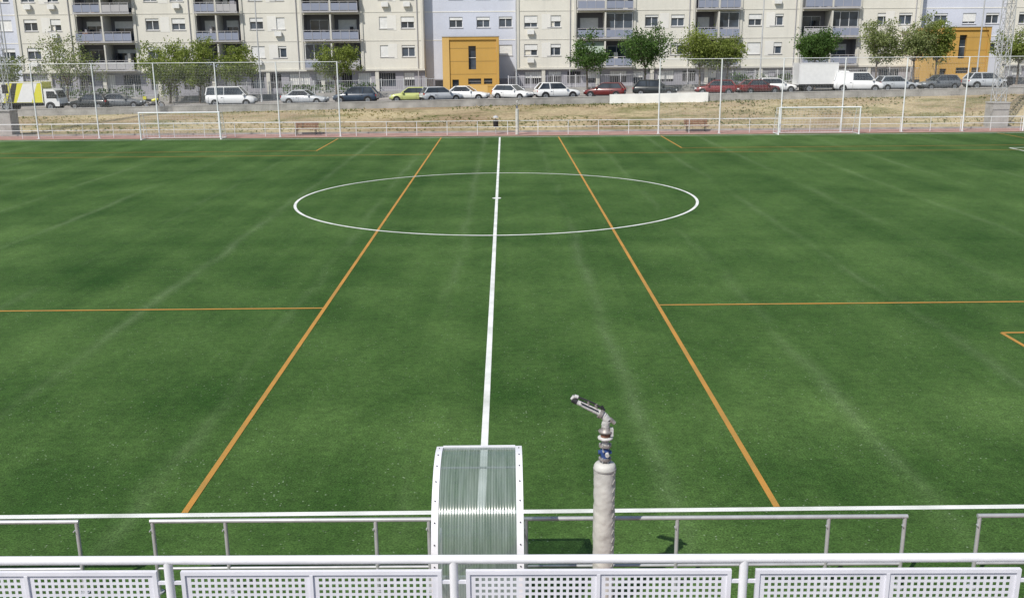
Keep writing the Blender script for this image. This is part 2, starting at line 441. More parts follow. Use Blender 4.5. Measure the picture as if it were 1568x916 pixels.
    for g in gh:
        wn.quad((g[0],BY+.5,g[2]),(g[1],BY+.5,g[2]),(g[1],BY+.5,g[3]),(g[0],BY+.5,g[3]),M_glass if R.random()<.5 else M_dark)
        for q in range(int((g[1]-g[0])/.25)):
            xx=g[0]+.08+q*.25; wn.box(xx-.012,xx+.012,BY+.30,BY+.33,g[2],g[3],M_slab)
        if R.random()<.35: wn.box(g[0]+.02,g[1]-.02,BY+.36,BY+.4,g[3]-(g[3]-g[2])*R.uniform(.3,.9),g[3],M_shut)
    wl.box(x0,x1,BY-.15,BY+.8,ZF-.2,ZF-.005,M_cream2)
    q=x0+3
    while q<x1:
        wl.box(q-.2,q+.2,BY-.05,BY+.245,zb,ZF-.205,M_cream2); q+=6.1
    wl.done("walls",root); wn.done("windows",root); bl.done("balconies",root); rf.done("roof",root)
def lilac(x0,x1,wx):
    root=empty("lilac_apartment_building"); wl=MB(); wn=MB()
    y=BY+1.2; zt=ZF+SH*NF+.9; holes=[]
    for n in range(NF):
        z=ZF+SH*n
        for c in wx:
            h=(c-.75,c+.75,z+1.35,z+2.5); holes.append(h); window(wn,*h,y)
    facade(wl,x0+.02,x1-.02,ZF-1.2,zt,y,holes,.24,M_lilac)
    for n in range(1,NF): wl.box(x0+.03,x1-.03,y-.03,y-.003,ZF+SH*n-.05,ZF+SH*n+.05,M_creamw)
    wl.box(x0+.02,x1-.02,y-.02,y+11,.2,ZF-1.2,M_base)
    wl.quad((x0,y+11,.2),(x0,y+11,zt),(x1,y+11,zt),(x1,y+11,.2),M_lilac)
    wl.quad((x0+.02,y+.3,zt-.3),(x1-.02,y+.3,zt-.3),(x1-.02,y+11,zt-.3),(x0+.02,y+11,zt-.3),M_conc)
    for i in range(3): wn.box(x0+1+i*2.6,x0+2.6+i*2.6,y-.1,y-.03,1.8+slope(x0),2.9+slope(x0)+.3,M_dark)
    wl.done("walls",root); wn.done("windows",root)
starts=[-109.2,-53.9,1.35,56.3]
for i,s in enumerate(starts): block(s,i)
lilac(-64.2,-53.9,[-62.3,-59,-55.7]); lilac(-8.9,1.35,[-5.4,-2.35,.15]); lilac(46.35,56.3,[49,52.2,54.8])
def kiosk(x0,x1,zt):
    root=empty("mustard_building"); wl=MB(); wn=MB(); y=107.6; zb=1.2+slope(x0)
    st=slope(x0)
    sx=x0+.53*(x1-x0)
    holes=[(sx-.42,sx+.38,4.45+st,6.9+st),(x0+1.0,x0+1.7,1.9+st,3.4+st),(sx-.5,sx+.9,2.9+st,3.5+st),(sx+1.2,sx+2.1,2.9+st,3.5+st)]
    facade(wl,x0+.75,x1-.28,zb,zt-.3,y,holes,.35,M_must)
    wl.box(x0,x0+.74,y-.14,y+4.4,zb,zt,M_must2); wl.box(x1-.27,x1,y-.14,y+4.4,zb,zt,M_must)
    wl.box(x0+.745,x1-.275,y-.14,y+4.4,zt-.3,zt,M_must)
    wl.box(x0-.04,x1+.04,y-.2,y+4.44,zt+.002,zt+.09,M_slab)
    for h in holes:
        wn.quad((h[0],y+.34,h[2]),(h[1],y+.34,h[2]),(h[1],y+.34,h[3]),(h[0],y+.34,h[3]),M_glass)
        wn.box(h[0],h[1],y+.28,y+.32,(h[2]+h[3])/2-.03,(h[2]+h[3])/2+.03,M_frame)
    wn.box(sx-1.6,sx+1.6,y-.02,y-.003,zb+.5,zb+1.6,M_must2)
    for q in range(4): wl.box(x0+.75,x1-.28,y-.012,y-.003,2.6+q*1.35+st,2.62+q*1.35+st,M_dark)
    wl.done("walls",root); wn.done("windows",root)
kiosk(-6.65,-.6,7.75); kiosk(46.0,52.1,8.35)
def rfence(x0,x1,mt):
    m=MB(); slopebox(m,x0,x1,106.6,106.8,1.7,2.35,M_conc,12)
    x=x0
    while x<x1:
        s=slope(x); m.box(x-.011,x+.011,106.69,106.715,2.35+s,3.6+s,mt); x+=.2
    x=x0
    while x<x1:
        s=slope(x); m.box(x-.05,x+.05,106.64,106.76,2.35+s,3.7+s,mt); x+=2.4
    slopebox(m,x0,x1,106.685,106.72,3.54,3.58,mt,12); slopebox(m,x0,x1,106.685,106.72,2.5,2.54,mt,12)
    m.done("railing_fence")
rfence(-54,-7.5,M_gpost); rfence(.4,44.5,M_fpost); rfence(52.8,100,M_gpost)
def hedge(x0,x1):
    m=MB()
    for i in range(int((x1-x0)*110)):
        x=R.uniform(x0,x1); y=R.uniform(107.3,108.3); hh=1.1+.5*noise.noise((x*.5,1,2))
        z=1.8+slope(x)+R.uniform(0,1)*max(.3,hh+.3); s=R.uniform(.07,.14)
        u=Vector((R.gauss(0,1),R.gauss(0,1),R.gauss(0,1))).normalized(); v=u.cross(Vector((R.gauss(0,1),R.gauss(0,1),R.gauss(0,1)))).normalized(); p=Vector((x,y,z))
        m.quad(p-u*s,p+v*s,p+u*s,p-v*s,M_leafG[R.random()<.5])
    m.done("hedge")
hedge(-48,-39); hedge(-24,-14); hedge(24,33)

# ---------------------------------------------------------------- trees
def tree(x,y,top,cbot,hw,leaves,dens=1.0,name="street_tree"):
    z0=1.72+slope(x); hw*=1.22; top+=.3; cbot-=.25
    m=MB(); cz=(top+cbot)/2; hz=(top-cbot)/2
    lean=R.uniform(-.35,.35)
    fork=Vector((x+lean*.6,y,cbot-.15))
    m.path([(x,y,z0),(x+lean*.3,y+R.uniform(-.1,.1),(z0+fork.z)/2),fork],[.13,.10,.085],M_bark,7)
    tips=[]
    nb=10
    for i in range(nb):
        a=2*math.pi*i/nb+R.uniform(-.35,.35); el=R.uniform(.05,1.0)
        rr=hw*R.uniform(.55,1.0)*math.cos(el*1.0)
        tip=Vector((x+rr*math.cos(a),y+rr*math.sin(a),cz-hz*.6+hz*1.6*el*R.uniform(.75,1.0)))
        midp=fork.lerp(tip,.5)+Vector((R.uniform(-.15,.15),R.uniform(-.15,.15),-.1*hz))
        m.path([fork,midp,tip],[.05,.032,.014],M_bark,5)
        tips+= [tip,midp.lerp(tip,.5)]
        for k in range(7):
            st=midp.lerp(tip,R.uniform(-.3,.95))
            d=Vector((R.gauss(0,1),R.gauss(0,1),R.uniform(-.5,1.2))).normalized()*hw*R.uniform(.2,.5)
            e=st+d
            m.tube(st,e,.016,.006,M_bark,4,False)
            tips.append(e)
    nleaf=int(92*dens)
    for t in tips:
        if R.random()<.08: continue
        cr=hw*R.uniform(.14,.30); li=leaves[0] if R.random()<.6 else leaves[1]
        for k in range(int(nleaf*R.uniform(.35,1.35))):
            p=t+Vector((R.gauss(0,.6),R.gauss(0,.6),R.gauss(0,.5)))*cr
            s=R.uniform(.055,.125)
            u=Vector((R.gauss(0,1),R.gauss(0,1),R.gauss(0,1))).normalized()
            v=u.cross(Vector((R.gauss(0,1),R.gauss(0,1),R.gauss(0,1)))).normalized()
            m.quad(p-u*s,p+v*s*.7,p+u*s,p-v*s*.7,li)
    m.done(name)
Yt,Gt,Pt=M_leafY,M_leafG,M_leafP
T=[(-51.6,6.6,3.2,1.5,Pt,.7),(-45.2,8.0,3.6,2.6,Pt,.55),(-34.7,7.9,3.2,2.4,Yt,1.2),(-31.6,7.5,3.3,2.1,Yt,1.1),(-27.6,7.2,3.9,1.9,Yt,1.0),
(-17.4,7.3,3.9,2.0,Yt,.85),(8.6,7.7,4.8,1.8,Gt,.7),(14.5,8.7,4.9,2.3,Gt,1.1),(20.2,8.6,4.9,2.1,Yt,1.05),(23.0,8.2,4.9,1.9,Yt,1.0),
(32.1,8.5,5.5,1.8,Gt,1.8),(38.5,9.0,5.0,2.1,Pt,.9),(42.4,8.9,5.3,2.0,Pt,.85),(44.6,8.7,5.3,1.6,Yt,.8),(53.1,8.2,5.2,1.8,Yt,.9),(61,8.4,4.8,2,Yt,.9),(-60,7,3.5,2,Yt,.9)]
for x,t,b,h,l,d in T: tree(x,103.0,t,b,h,l,d)

# ---------------------------------------------------------------- weeds on the bank
m=MB()
for i in range(9000):
    x=R.uniform(-62,62); y=R.uniform(80.6,92.8)
    if noise.noise((x*.11,y*.28,3))+R.uniform(-.22,.22)<.02: continue
    z=hgt(x,y)-.02; mt=M_weed if noise.noise((x*.12,y*.4,9))+R.uniform(-.2,.2)>.0 else M_straw
    sc=R.uniform(.08,.22)
    for k in range(4):
        a=R.uniform(0,6.28); dx=math.cos(a)*sc*.9; dy=math.sin(a)*sc*.9; wd=.03+.09*sc
        m.add([(x-wd*math.sin(a),y+wd*math.cos(a),z),(x+wd*math.sin(a),y-wd*math.cos(a),z),(x+dx,y+dy,z+sc*R.uniform(.6,1.1))],[(0,1,2)],mt)
m.done("dry_grass")

# ---------------------------------------------------------------- vehicles
def wheel(m,x,y,r,w,sd):
    m.tube((x,y-w/2,r),(x,y+w/2,r),r,r,M_tyre,18)
    yy=y+sd*(w/2+.006)
    m.tube((x,y+sd*w*.3,r),(x,yy,r),r*.62,r*.6,M_rim,14)
    m.tube((x,yy,r),(x,yy+sd*.01,r),r*.16,r*.14,M_trim,8)
    for k in range(5):
        a=k*2*math.pi/5
        c=Vector((x+math.cos(a)*r*.38,yy+sd*.001,r+math.sin(a)*r*.38))
        m.tube(c,c+Vector((0,sd*.006,0)),r*.11,r*.11,M_trim,6)
KIND={
 'hatch':dict(L=4.05,W=1.72,belt=.93,H=1.46,st=[(-.5,.50,.78,.86),(-.475,.34,.88,.95),(-.42,.28,.94,.99),(-.1,.26,.93,1),(.18,.26,.92,1),(.34,.28,.83,.98),(.44,.30,.74,.94),(.485,.36,.66,.86),(.5,.45,.58,.78)],
   g=(.22,.04,-.37,-.47),wh=(-.31,.32),r=.31),
 'sedan':dict(L=4.5,W=1.76,belt=.92,H=1.43,st=[(-.5,.48,.84,.84),(-.48,.34,.93,.93),(-.35,.27,.95,.99),(-.1,.26,.92,1),(.18,.26,.90,1),(.34,.28,.83,.98),(.44,.30,.74,.94),(.485,.36,.66,.86),(.5,.45,.58,.78)],
   g=(.19,.03,-.22,-.36),wh=(-.30,.32),r=.315),
 'suv':dict(L=4.35,W=1.8,belt=1.0,H=1.6,st=[(-.5,.52,.86,.88),(-.478,.36,.96,.95),(-.42,.30,1.01,.99),(-.1,.28,1.0,1),(.2,.28,.99,1),(.35,.30,.92,.98),(.45,.32,.84,.94),(.488,.38,.74,.88),(.5,.48,.64,.8)],
   g=(.23,.07,-.36,-.47),wh=(-.31,.32),r=.35),
 'van':dict(L=4.7,W=1.82,belt=1.12,H=1.9,st=[(-.5,.50,1.06,.95),(-.485,.34,1.11,.98),(-.4,.28,1.12,1),(0,.28,1.12,1),(.24,.28,1.09,1),(.38,.30,.98,.98),(.46,.32,.86,.94),(.49,.38,.72,.88),(.5,.5,.62,.82)],
   g=(.33,.19,-.46,-.495),wh=(-.31,.33),r=.33)}
def car(x,y,yaw,pm,kind,name="parked_car",panel=False):
    k=KIND[kind]; L=k['L']; hw=k['W']/2
    z=street(x)+.006; M=Matrix.Translation((x,y,z))@Matrix.Rotation(math.radians(yaw),4,'Z')
    root=empty(name); m=MB(M)
    ring=[]
    for s,zb,zt,wf in k['st']:
        w=hw*wf; X=s*L
        ring.append([(X,-w*.90,zb),(X,-w*.98,zb+.10),(X,-w,(zb+zt)/2),(X,-w*.97,zt-.07),(X,-w*.86,zt),(X,0,zt+.025),(X,w*.86,zt),(X,w*.97,zt-.07),(X,w,(zb+zt)/2),(X,w*.98,zb+.10),(X,w*.90,zb)])
    n=11; vs=[p for r in ring for p in r]
    fs=[]
    for j in range(len(ring)-1):
        for i in range(n-1): fs.append((j*n+i,(j+1)*n+i,(j+1)*n+i+1,j*n+i+1))
        fs.append((j*n+n-1,(j+1)*n+n-1,(j+1)*n,j*n))
    m.add(vs,fs,pm,True); m.add(ring[0],[tuple(range(n))],pm); m.add(ring[-1],[tuple(range(n))],pm)
    m.box(-.44*L,.44*L,-hw*.93,hw*.93,.2,.32,M_trim)
    for e in(-1,1):
        xx=e*L*.492; m.box(min(xx,xx+e*.03),max(xx,xx+e*.03),-hw*.7,hw*.7,.36,.5,M_trim)
        m.box(min(xx,xx+e*.045),max(xx,xx+e*.045),-.26,.26,.52,.63,M_frame)
    m.done("body",root)
    g=MB(M); a0,a1,c1,c0=[q*L for q in k['g']]; zb=k['belt']-.02; zr=k['H']; wb=hw*.88; wt=hw*.70
    P_=lambda X,w_,Z:Vector((X,w_,Z))
    q=[P_(a0,-wb,zb),P_(a0,wb,zb),P_(c0,wb,zb),P_(c0,-wb,zb),P_(a1,-wt,zr-.04),P_(a1,wt,zr-.04),P_(c1,wt,zr-.04),P_(c1,-wt,zr-.04)]
    g.add(q,[(0,1,5,4),(1,2,6,5),(2,3,7,6),(3,0,4,7)],M_cglass)
    rr=[P_(a1+.04,-wt,zr-.045),P_(a1+.04,wt,zr-.045),P_(c1-.04,wt,zr-.045),P_(c1-.04,-wt,zr-.045),
        P_(a1-.14,-wt*.86,zr+.01),P_(a1-.14,wt*.86,zr+.01),P_(c1+.14,wt*.86,zr+.01),P_(c1+.14,-wt*.86,zr+.01)]
    g.add(rr,[(4,5,6,7),(0,1,5,4),(1,2,6,5),(2,3,7,6),(3,0,4,7)],pm,True)
    for sd in(-1,1):
        A=P_(a0,sd*wb,zb);B=P_(a1,sd*wt,zr-.04);C=P_(c1,sd*wt,zr-.04);D=P_(c0,sd*wb,zb)
        g.tube(A,B,.035,.03,pm,6,False); g.tube(D,C,.08,.06,pm,6,False); g.tube(B,C,.035,.035,pm,6,False); g.tube(A,D,.035,.035,pm,6,False)
        xm=(a1+c1)/2+.05*L*.3
        g.tube(P_(xm,sd*wb,zb),P_(xm,sd*wt,zr-.04),.035,.03,M_trim if kind!='van' else pm,6,False)
        if kind in('van','suv'):
            xm2=c1+.17*L; g.tube(P_(xm2,sd*wb,zb),P_(xm2-.05,sd*wt,zr-.04),.06,.05,pm,6,False)
        if panel:
            g.add([P_(xm,sd*(wb+.012),zb),P_(c0,sd*(wb+.012),zb),P_(c1,sd*(wt+.012),zr-.04),P_(xm,sd*(wt+.012),zr-.04)],[(0,1,2,3)],pm)
        g.box(a0-.30,a0-.12,min(sd*hw*.98,sd*(hw+.14)),max(sd*hw*.98,sd*(hw+.14)),zb+.02,zb+.16,pm)
        for xx in(a0-.12,xm,c1+.1): g.box(xx-.006,xx+.006,min(sd*hw*.985,sd*(hw+.004)),max(sd*hw*.985,sd*(hw+.004)),.42,zb-.1,M_trim)
        g.box(xm-.28,xm-.12,min(sd*hw*.98,sd*(hw+.02)),max(sd*hw*.98,sd*(hw+.02)),zb-.2,zb-.165,M_trim)
    g.done("cabin",root)
    wh=MB(M)
    for s in k['wh']:
        for sd in(-1,1):
            wh.tube((s*L,sd*(hw*.9),k['r']+.02),(s*L,sd*(hw+.004),k['r']+.02),k['r']*1.17,k['r']*1.17,M_trim,20)
            wheel(wh,s*L,sd*(hw-.085),k['r'],.2,sd)
    wh.done("wheels",root)
    li=MB(M)
    for sd in(-1,1):
        y0=sd*hw*.5; y1=sd*hw*.88
        li.box(L*.462,L*.494,min(y0,y1),max(y0,y1),.60,.72,M_lampw)
        li.box(-L*.498,-L*.475,min(y0*1.2,y1*1.04),max(y0*1.2,y1*1.04),.72,.9,M_lampr)
    li.done("lights",root)
car(-41,98.6,170,P['dark'],'hatch'); car(-38.2,98.9,5,P['grey'],'sedan')
car(-26.8,97.6,2,P['white'],'van',"parked_van"); car(-19.6,97.5,-8,P['silver'],'sedan'); car(-14.7,98.1,176,P['dblue'],'suv')
car(-9.3,97.6,184,P['lime'],'hatch'); car(-6.3,97.2,25,P['silver'],'hatch'); car(-3.8,98.4,-12,P['white'],'sedan')
car(.8,98.1,-32,P['white'],'hatch'); car(5.1,97.6,12,P['white'],'suv'); car(9.9,98.4,165,P['dred'],'hatch')
car(14.9,98.6,-10,P['dark'],'suv'); car(20.9,98.6,172,P['red'],'hatch'); car(25,98.3,20,P['dred'],'sedan'); car(27.4,100.4,0,P['white'],'hatch')
car(35.1,98.7,-14,P['white'],'van',"parked_van",True); car(38.9,98.9,8,P['silver'],'hatch'); car(43.2,98.9,-170,P['grey'],'hatch'); car(48,98.9,0,P['silver'],'suv')
car(-52.9,98.5,0,P['silver'],'sedan')
def truck(x,y,yaw,L,H,pb,stripe,name):
    z=street(x)+.006; M=Matrix.Translation((x,y,z))@Matrix.Rotation(math.radians(yaw),4,'Z'); root=empty(name)
    b=MB(M); hw=1.05; x0=-L/2; xc=L/2-1.45
    b.box(x0,xc-.08,-hw,hw,.75,H,pb)
    for a,c in((x0-.02,x0+.04),(xc-.12,xc-.06)):
        for sd in(-1,1): b.box(a,c,min(sd*hw,sd*(hw+.02)),max(sd*hw,sd*(hw+.02)),.74,H+.01,M_frame)
    b.box(x0,xc-.08,-hw-.02,-hw-.001,H-.07,H+.02,M_frame); b.box(x0,xc-.08,-hw-.02,-hw-.001,.72,.82,M_trim)
    if stripe:
        w=xc-x0
        for i,(p0,p1,q0,q1,mt) in enumerate(((.02,.28,.02,.14,P['white']),(.62,.90,.45,.70,P['white']),(.40,.50,.25,.34,P['dark']))):
            b.quad((x0+w*q0,-hw-.006,.85),(x0+w*q1+.25,-hw-.006,.85),(x0+w*p1,-hw-.006,H-.1),(x0+w*p0,-hw-.006,H-.1),mt)
    b.box(x0+.1,L/2-.3,-.45,.45,.5,.74,M_trim); b.done("cargo_box",root)
    c=MB(M); cp=P['white']; x1=L/2
    pr=[(xc,.45),(x1-.02,.45),(x1,.75),(x1-.03,1.15),(x1-.33,1.95),(x1-.5,2.08),(xc,2.12)]
    n=len(pr); vs=[(p,-.98,q) for p,q in pr]+[(p,.98,q) for p,q in pr]
    c.add(vs,[tuple(range(n)),tuple(range(n,2*n))]+[(i,(i+1)%n,n+(i+1)%n,n+i) for i in range(n)],cp)
    for sd in(-1,1): c.add([(xc+.25,sd*.985,1.2),(x1-.18,sd*.985,1.2),(x1-.43,sd*.985,1.88),(xc+.25,sd*.985,1.88)],[(0,1,2,3)],M_cglass)
    c.add([(x1-.045,-.88,1.22),(x1-.045,.88,1.22),(x1-.315,.82,1.93),(x1-.315,-.82,1.93)],[(0,1,2,3)],M_cglass)
    c.box(x1-.01,x1+.05,-.95,.95,.42,.66,M_trim)
    for sd in(-1,1): c.box(x1-.01,x1+.03,sd*.75-.14,sd*.75+.14,.72,.9,M_lampw)
    c.box(x1-.35,x1-.2,-1.2,-1.02,1.25,1.6,M_trim); c.done("cab",root)
    w=MB(M)
    for xx in(x0+1.1,xc+.55):
        for sd in(-1,1):
            w.tube((xx,sd*.8,.42),(xx,sd*1.0,.42),.47,.47,M_trim,18); wheel(w,xx,sd*.92,.39,.24,sd)
    w.done("wheels",root)
truck(-46.6,98.0,0,6.3,2.75,P['yellow'],True,"box_truck")
truck(31.9,99.8,0,5.4,2.85,P['white'],False,"box_truck")
def moto(x,y,yaw):
    z=street(x)+.006; M=Matrix.Translation((x,y,z))@Matrix.Rotation(math.radians(yaw),4,'Z'); m=MB(M)
    for xx in(-.68,.68):
        for a in range(16):
            t0=a*math.pi/8; t1=t0+math.pi/8
            m.tube((xx+.27*math.cos(t0),0,.31+.27*math.sin(t0)),(xx+.27*math.cos(t1),0,.31+.27*math.sin(t1)),.05,.05,M_tyre,6)
        m.tube((xx,-.05,.31),(xx,.05,.31),.17,.17,M_rim,10)
    m.path([(.68,0,.31),(.5,0,.8),(.42,0,1.0)],[.04,.04,.03],M_steel); m.tube((.4,-.35,1.05),(.4,.35,1.05),.02,.02,M_trim)
    m.path([(.45,0,.85),(.1,0,.78),(-.2,0,.72)],[.1,.17,.12],P['yellow'],10); m.path([(-.2,0,.76),(-.6,0,.8),(-.85,0,.86)],[.12,.12,.06],M_trim,8)
    m.path([(-.68,0,.31),(-.1,0,.4),(.2,0,.4),(.4,0,.75)],[.05,.16,.14,.05],M_trim,8)
    m.box(.42,.5,-.2,.2,.9,1.35,M_cglass); m.box(-.95,-.65,-.2,.2,.85,1.15,P['yellow']); m.done("parked_motorcycle")
moto(-34.4,97.4,12)

# ---------------------------------------------------------------- street lamps
def lamp(x):
    z=1.7+slope(x); m=MB()
    m.tube((x,102.2,z),(x,102.2,z+.5),.13,.11,M_gpost,10); m.tube((x,102.2,z+.5),(x,102.2,z+11.5),.085,.05,M_gpost,10)
    for sd in(-1,1):
        m.path([(x,102.2,z+11.3),(x,102.2+sd*.8,z+11.8),(x,102.2+sd*1.6,z+11.9)],[.04,.035,.03],M_gpost,6)
        m.box(x-.14,x+.14,102.2+sd*1.9-.35,102.2+sd*1.9+.35,z+11.84,z+11.98,M_gpost)
    m.done("street_lamp")
for x in(-50.5,-25,1.2,26.2,48.5): lamp(x)

# ---------------------------------------------------------------- floodlight towers
def tower(x,y,sd):
    root=empty("floodlight_tower"); b=MB(); b.box(x-.68,x+.68,y-.68,y+.68,-.2,1.95,M_conc2)
    b.box(x-.72,x+.72,y-.72,y+.72,1.953,2.06,M_conc2); b.done("base",root)
    m=MB(); H=22; z0=2.06; n=20
    def hw(z): return .42-.16*(z-z0)/H
    c=[(-1,-1),(1,-1),(1,1),(-1,1)]
    for k in range(n):
        za=z0+H*k/n; zb=z0+H*(k+1)/n; ha=hw(za); hb=hw(zb)
        for i in range(4):
            a=c[i]; d=c[(i+1)%4]
            m.tube((x+a[0]*ha,y+a[1]*ha,za),(x+a[0]*hb,y+a[1]*hb,zb),.04,.04,M_steel,5,False)
            m.tube((x+a[0]*ha,y+a[1]*ha,za),(x+d[0]*hb,y+d[1]*hb,zb),.02,.02,M_steel,4,False)
            m.tube((x+d[0]*ha,y+d[1]*ha,za),(x+a[0]*hb,y+a[1]*hb,zb),.02,.02,M_steel,4,False)
            m.tube((x+a[0]*hb,y+a[1]*hb,zb),(x+d[0]*hb,y+d[1]*hb,zb),.02,.02,M_steel,4,False)
    m.box(x+sd*.5-.2,x+sd*.5+.2,y-.62,y-.45,3.4,4.1,M_trim); m.done("lattice",root)
    f=MB(); zt=z0+H
    for r in range(2):
        for i in range(4):
            cx=x+(i-1.5)*.75; f.box(cx-.25,cx+.25,y-.75,y-.55,zt+r*.8,zt+.5+r*.8,M_steel); f.box(cx-.2,cx+.2,y-.77,y-.753,zt+.05+r*.8,zt+.45+r*.8,M_lampw)
    f.box(x-1.6,x+1.6,y-.5,y+.5,zt-.1,zt-.02,M_steel); f.tube((x,y,zt),(x,y,zt+1.6),.06,.06,M_steel); f.done("floodlights",root)
tower(-40.75,80.9,1); tower(40.55,81.2,1)

# ---------------------------------------------------------------- ball-stop nets
def netmat():
    m,nt,b=nmat("net_cord"); b.inputs["Base Color"].default_value=(.7,.7,.7,1); b.inputs["Roughness"].default_value=.9
    tc=N(nt,"ShaderNodeTexCoord"); sx=N(nt,"ShaderNodeSeparateXYZ"); nt.links.new(tc.outputs["Object"],sx.inputs[0])
    s=math_(nt,'ADD',sx.outputs[0],sx.outputs[1])
    a=math_(nt,'PINGPONG',s,.06); c=math_(nt,'PINGPONG',sx.outputs[2],.06)
    mn=math_(nt,'MINIMUM',a,c); f=math_(nt,'LESS_THAN',mn,.0018)
    tr=N(nt,"ShaderNodeBsdfTransparent"); mx=N(nt,"ShaderNodeMixShader")
    nt.links.new(f,mx.inputs[0]); nt.links.new(tr.outputs[0],mx.inputs[1]); nt.links.new(b.outputs[0],mx.inputs[2])
    nt.links.new(mx.outputs[0],nt.nodes["Material Output"].inputs[0]); return m
M_net=netmat()
def stopnet(xs_):
    root=empty("ball_stop_net"); m=MB(); y=77.7; H=5.75
    for x in xs_:
        m.tube((x,y,0),(x,y,H),.055,.05,M_post,8); m.box(x-.12,x+.12,y-.12,y+.12,-.02,.02,M_gpost)
    a,b=min(xs_),max(xs_)
    m.tube((a,y,H-.03),(b,y,H-.03),.025,.025,M_post,6,False); m.tube((a,y,1.15),(b,y,1.15),.012,.012,M_post,5,False)
    m.done("posts",root)
    n=MB(); n.quad((a,y+.06,.1),(b,y+.06,.1),(b,y+.06,H-.05),(a,y+.06,H-.05),M_net); n.done("net",root)
stopnet([-13-4.75*i for i in range(8)]); stopnet([12.1+4.82*i for i in range(8)])
m=MB(); x=-55
while x<=55:
    m.tube((x,78.05,0),(x,78.05,1.08),.025,.025,M_post,6); x+=2.4
for z in(1.08,.6): m.tube((-55,78.05,z),(55,78.05,z),.024,.024,M_post,6,False)
m.done("perimeter_railing")

# ---------------------------------------------------------------- goals
def goal(x0,x1,y):
    root=empty("football_goal"); m=MB(); r=.055; H=2.05
    m.tube((x0,y,0),(x0,y,H),r,r,M_post,10); m.tube((x1,y,0),(x1,y,H),r,r,M_post,10); m.tube((x0-.05,y,H),(x1+.05,y,H),r,r,M_post,10)
    for x in(x0,x1):
        m.path([(x,y,H),(x,y+.8,H-.05),(x,y+1.5,0)],[.022,.022,.022],M_post,6); m.tube((x,y,.03),(x,y+1.5,.03),.025,.025,M_post,6)
    m.tube((x0,y+1.5,.03),(x1,y+1.5,.03),.025,.025,M_post,6); m.done("frame",root)
    n=MB(); r=.0045; s=.24
    k=int((x1-x0)/s)
    for i in range(k+1):
        x=x0+(x1-x0)*i/k; n.path([(x,y,H),(x,y+.8,H-.05),(x,y+1.5,0)],[r]*3,M_post,3)
    for q in range(4): yy=y+.8*q/4; n.tube((x0,yy,H-.05*q/4),(x1,yy,H-.05*q/4),r,r,M_post,3,False)
    for q in range(9): t=q/9; n.tube((x0,y+.8+.7*t,(H-.05)*(1-t)),(x1,y+.8+.7*t,(H-.05)*(1-t)),r,r,M_post,3,False)
    for x in(x0,x1):
        for q in range(1,9):
            z=(H-.05)*(1-q/9); n.tube((x,y,z),(x,y+.8+.7*q/9,z),r,r,M_post,3,False)
        for q in range(1,6):
            yy=y+q*.25; zt=H if yy<y+.8 else H*(1-(yy-y-.8)/.7); n.tube((x,yy,0),(x,yy,max(zt,.1)),r,r,M_post,3,False)
    n.done("net",root)
goal(-28.1,-21.95,76.0); goal(21.15,27.4,76.0)

# ---------------------------------------------------------------- park benches, bin
def bench(x,y):
    root=empty("park_bench"); s=MB()
    for i in range(3): s.box(x-.95,x+.95,y-.25+i*.17,y-.11+i*.17,.43,.47,M_wood)
    s.done("seat",root); b=MB()
    for i in range(3): b.box(x-.95,x+.95,y+.27+i*.03,y+.31+i*.03,.55+i*.14,.66+i*.14,M_wood)
    b.done("backrest",root); l=MB()
    for xx in(x-.75,x+.75):
        l.path([(xx,y-.22,0),(xx,y-.2,.42),(xx,y+.25,.42),(xx,y+.38,.95)],[.03]*4,M_trim,6); l.tube((xx,y+.25,.42),(xx,y+.3,0),.03,.03,M_trim,6)
    l.done("legs",root)
bench(-16,79.3); bench(15.4,79.3)
m=MB(); x,y=-.75,78.9
m.tube((x,y,0),(x,y,1.25),.03,.03,M_gpost,8); m.lathe([(.17,.55),(.2,.6),(.22,1.05),(.235,1.08),(.2,1.1)],M_trim,14,(x,y-.05,0)); m.lathe([(.24,1.28),(.15,1.4),(.02,1.44)],M_gpost,12,(x,y-.05,0)); m.done("litter_bin")

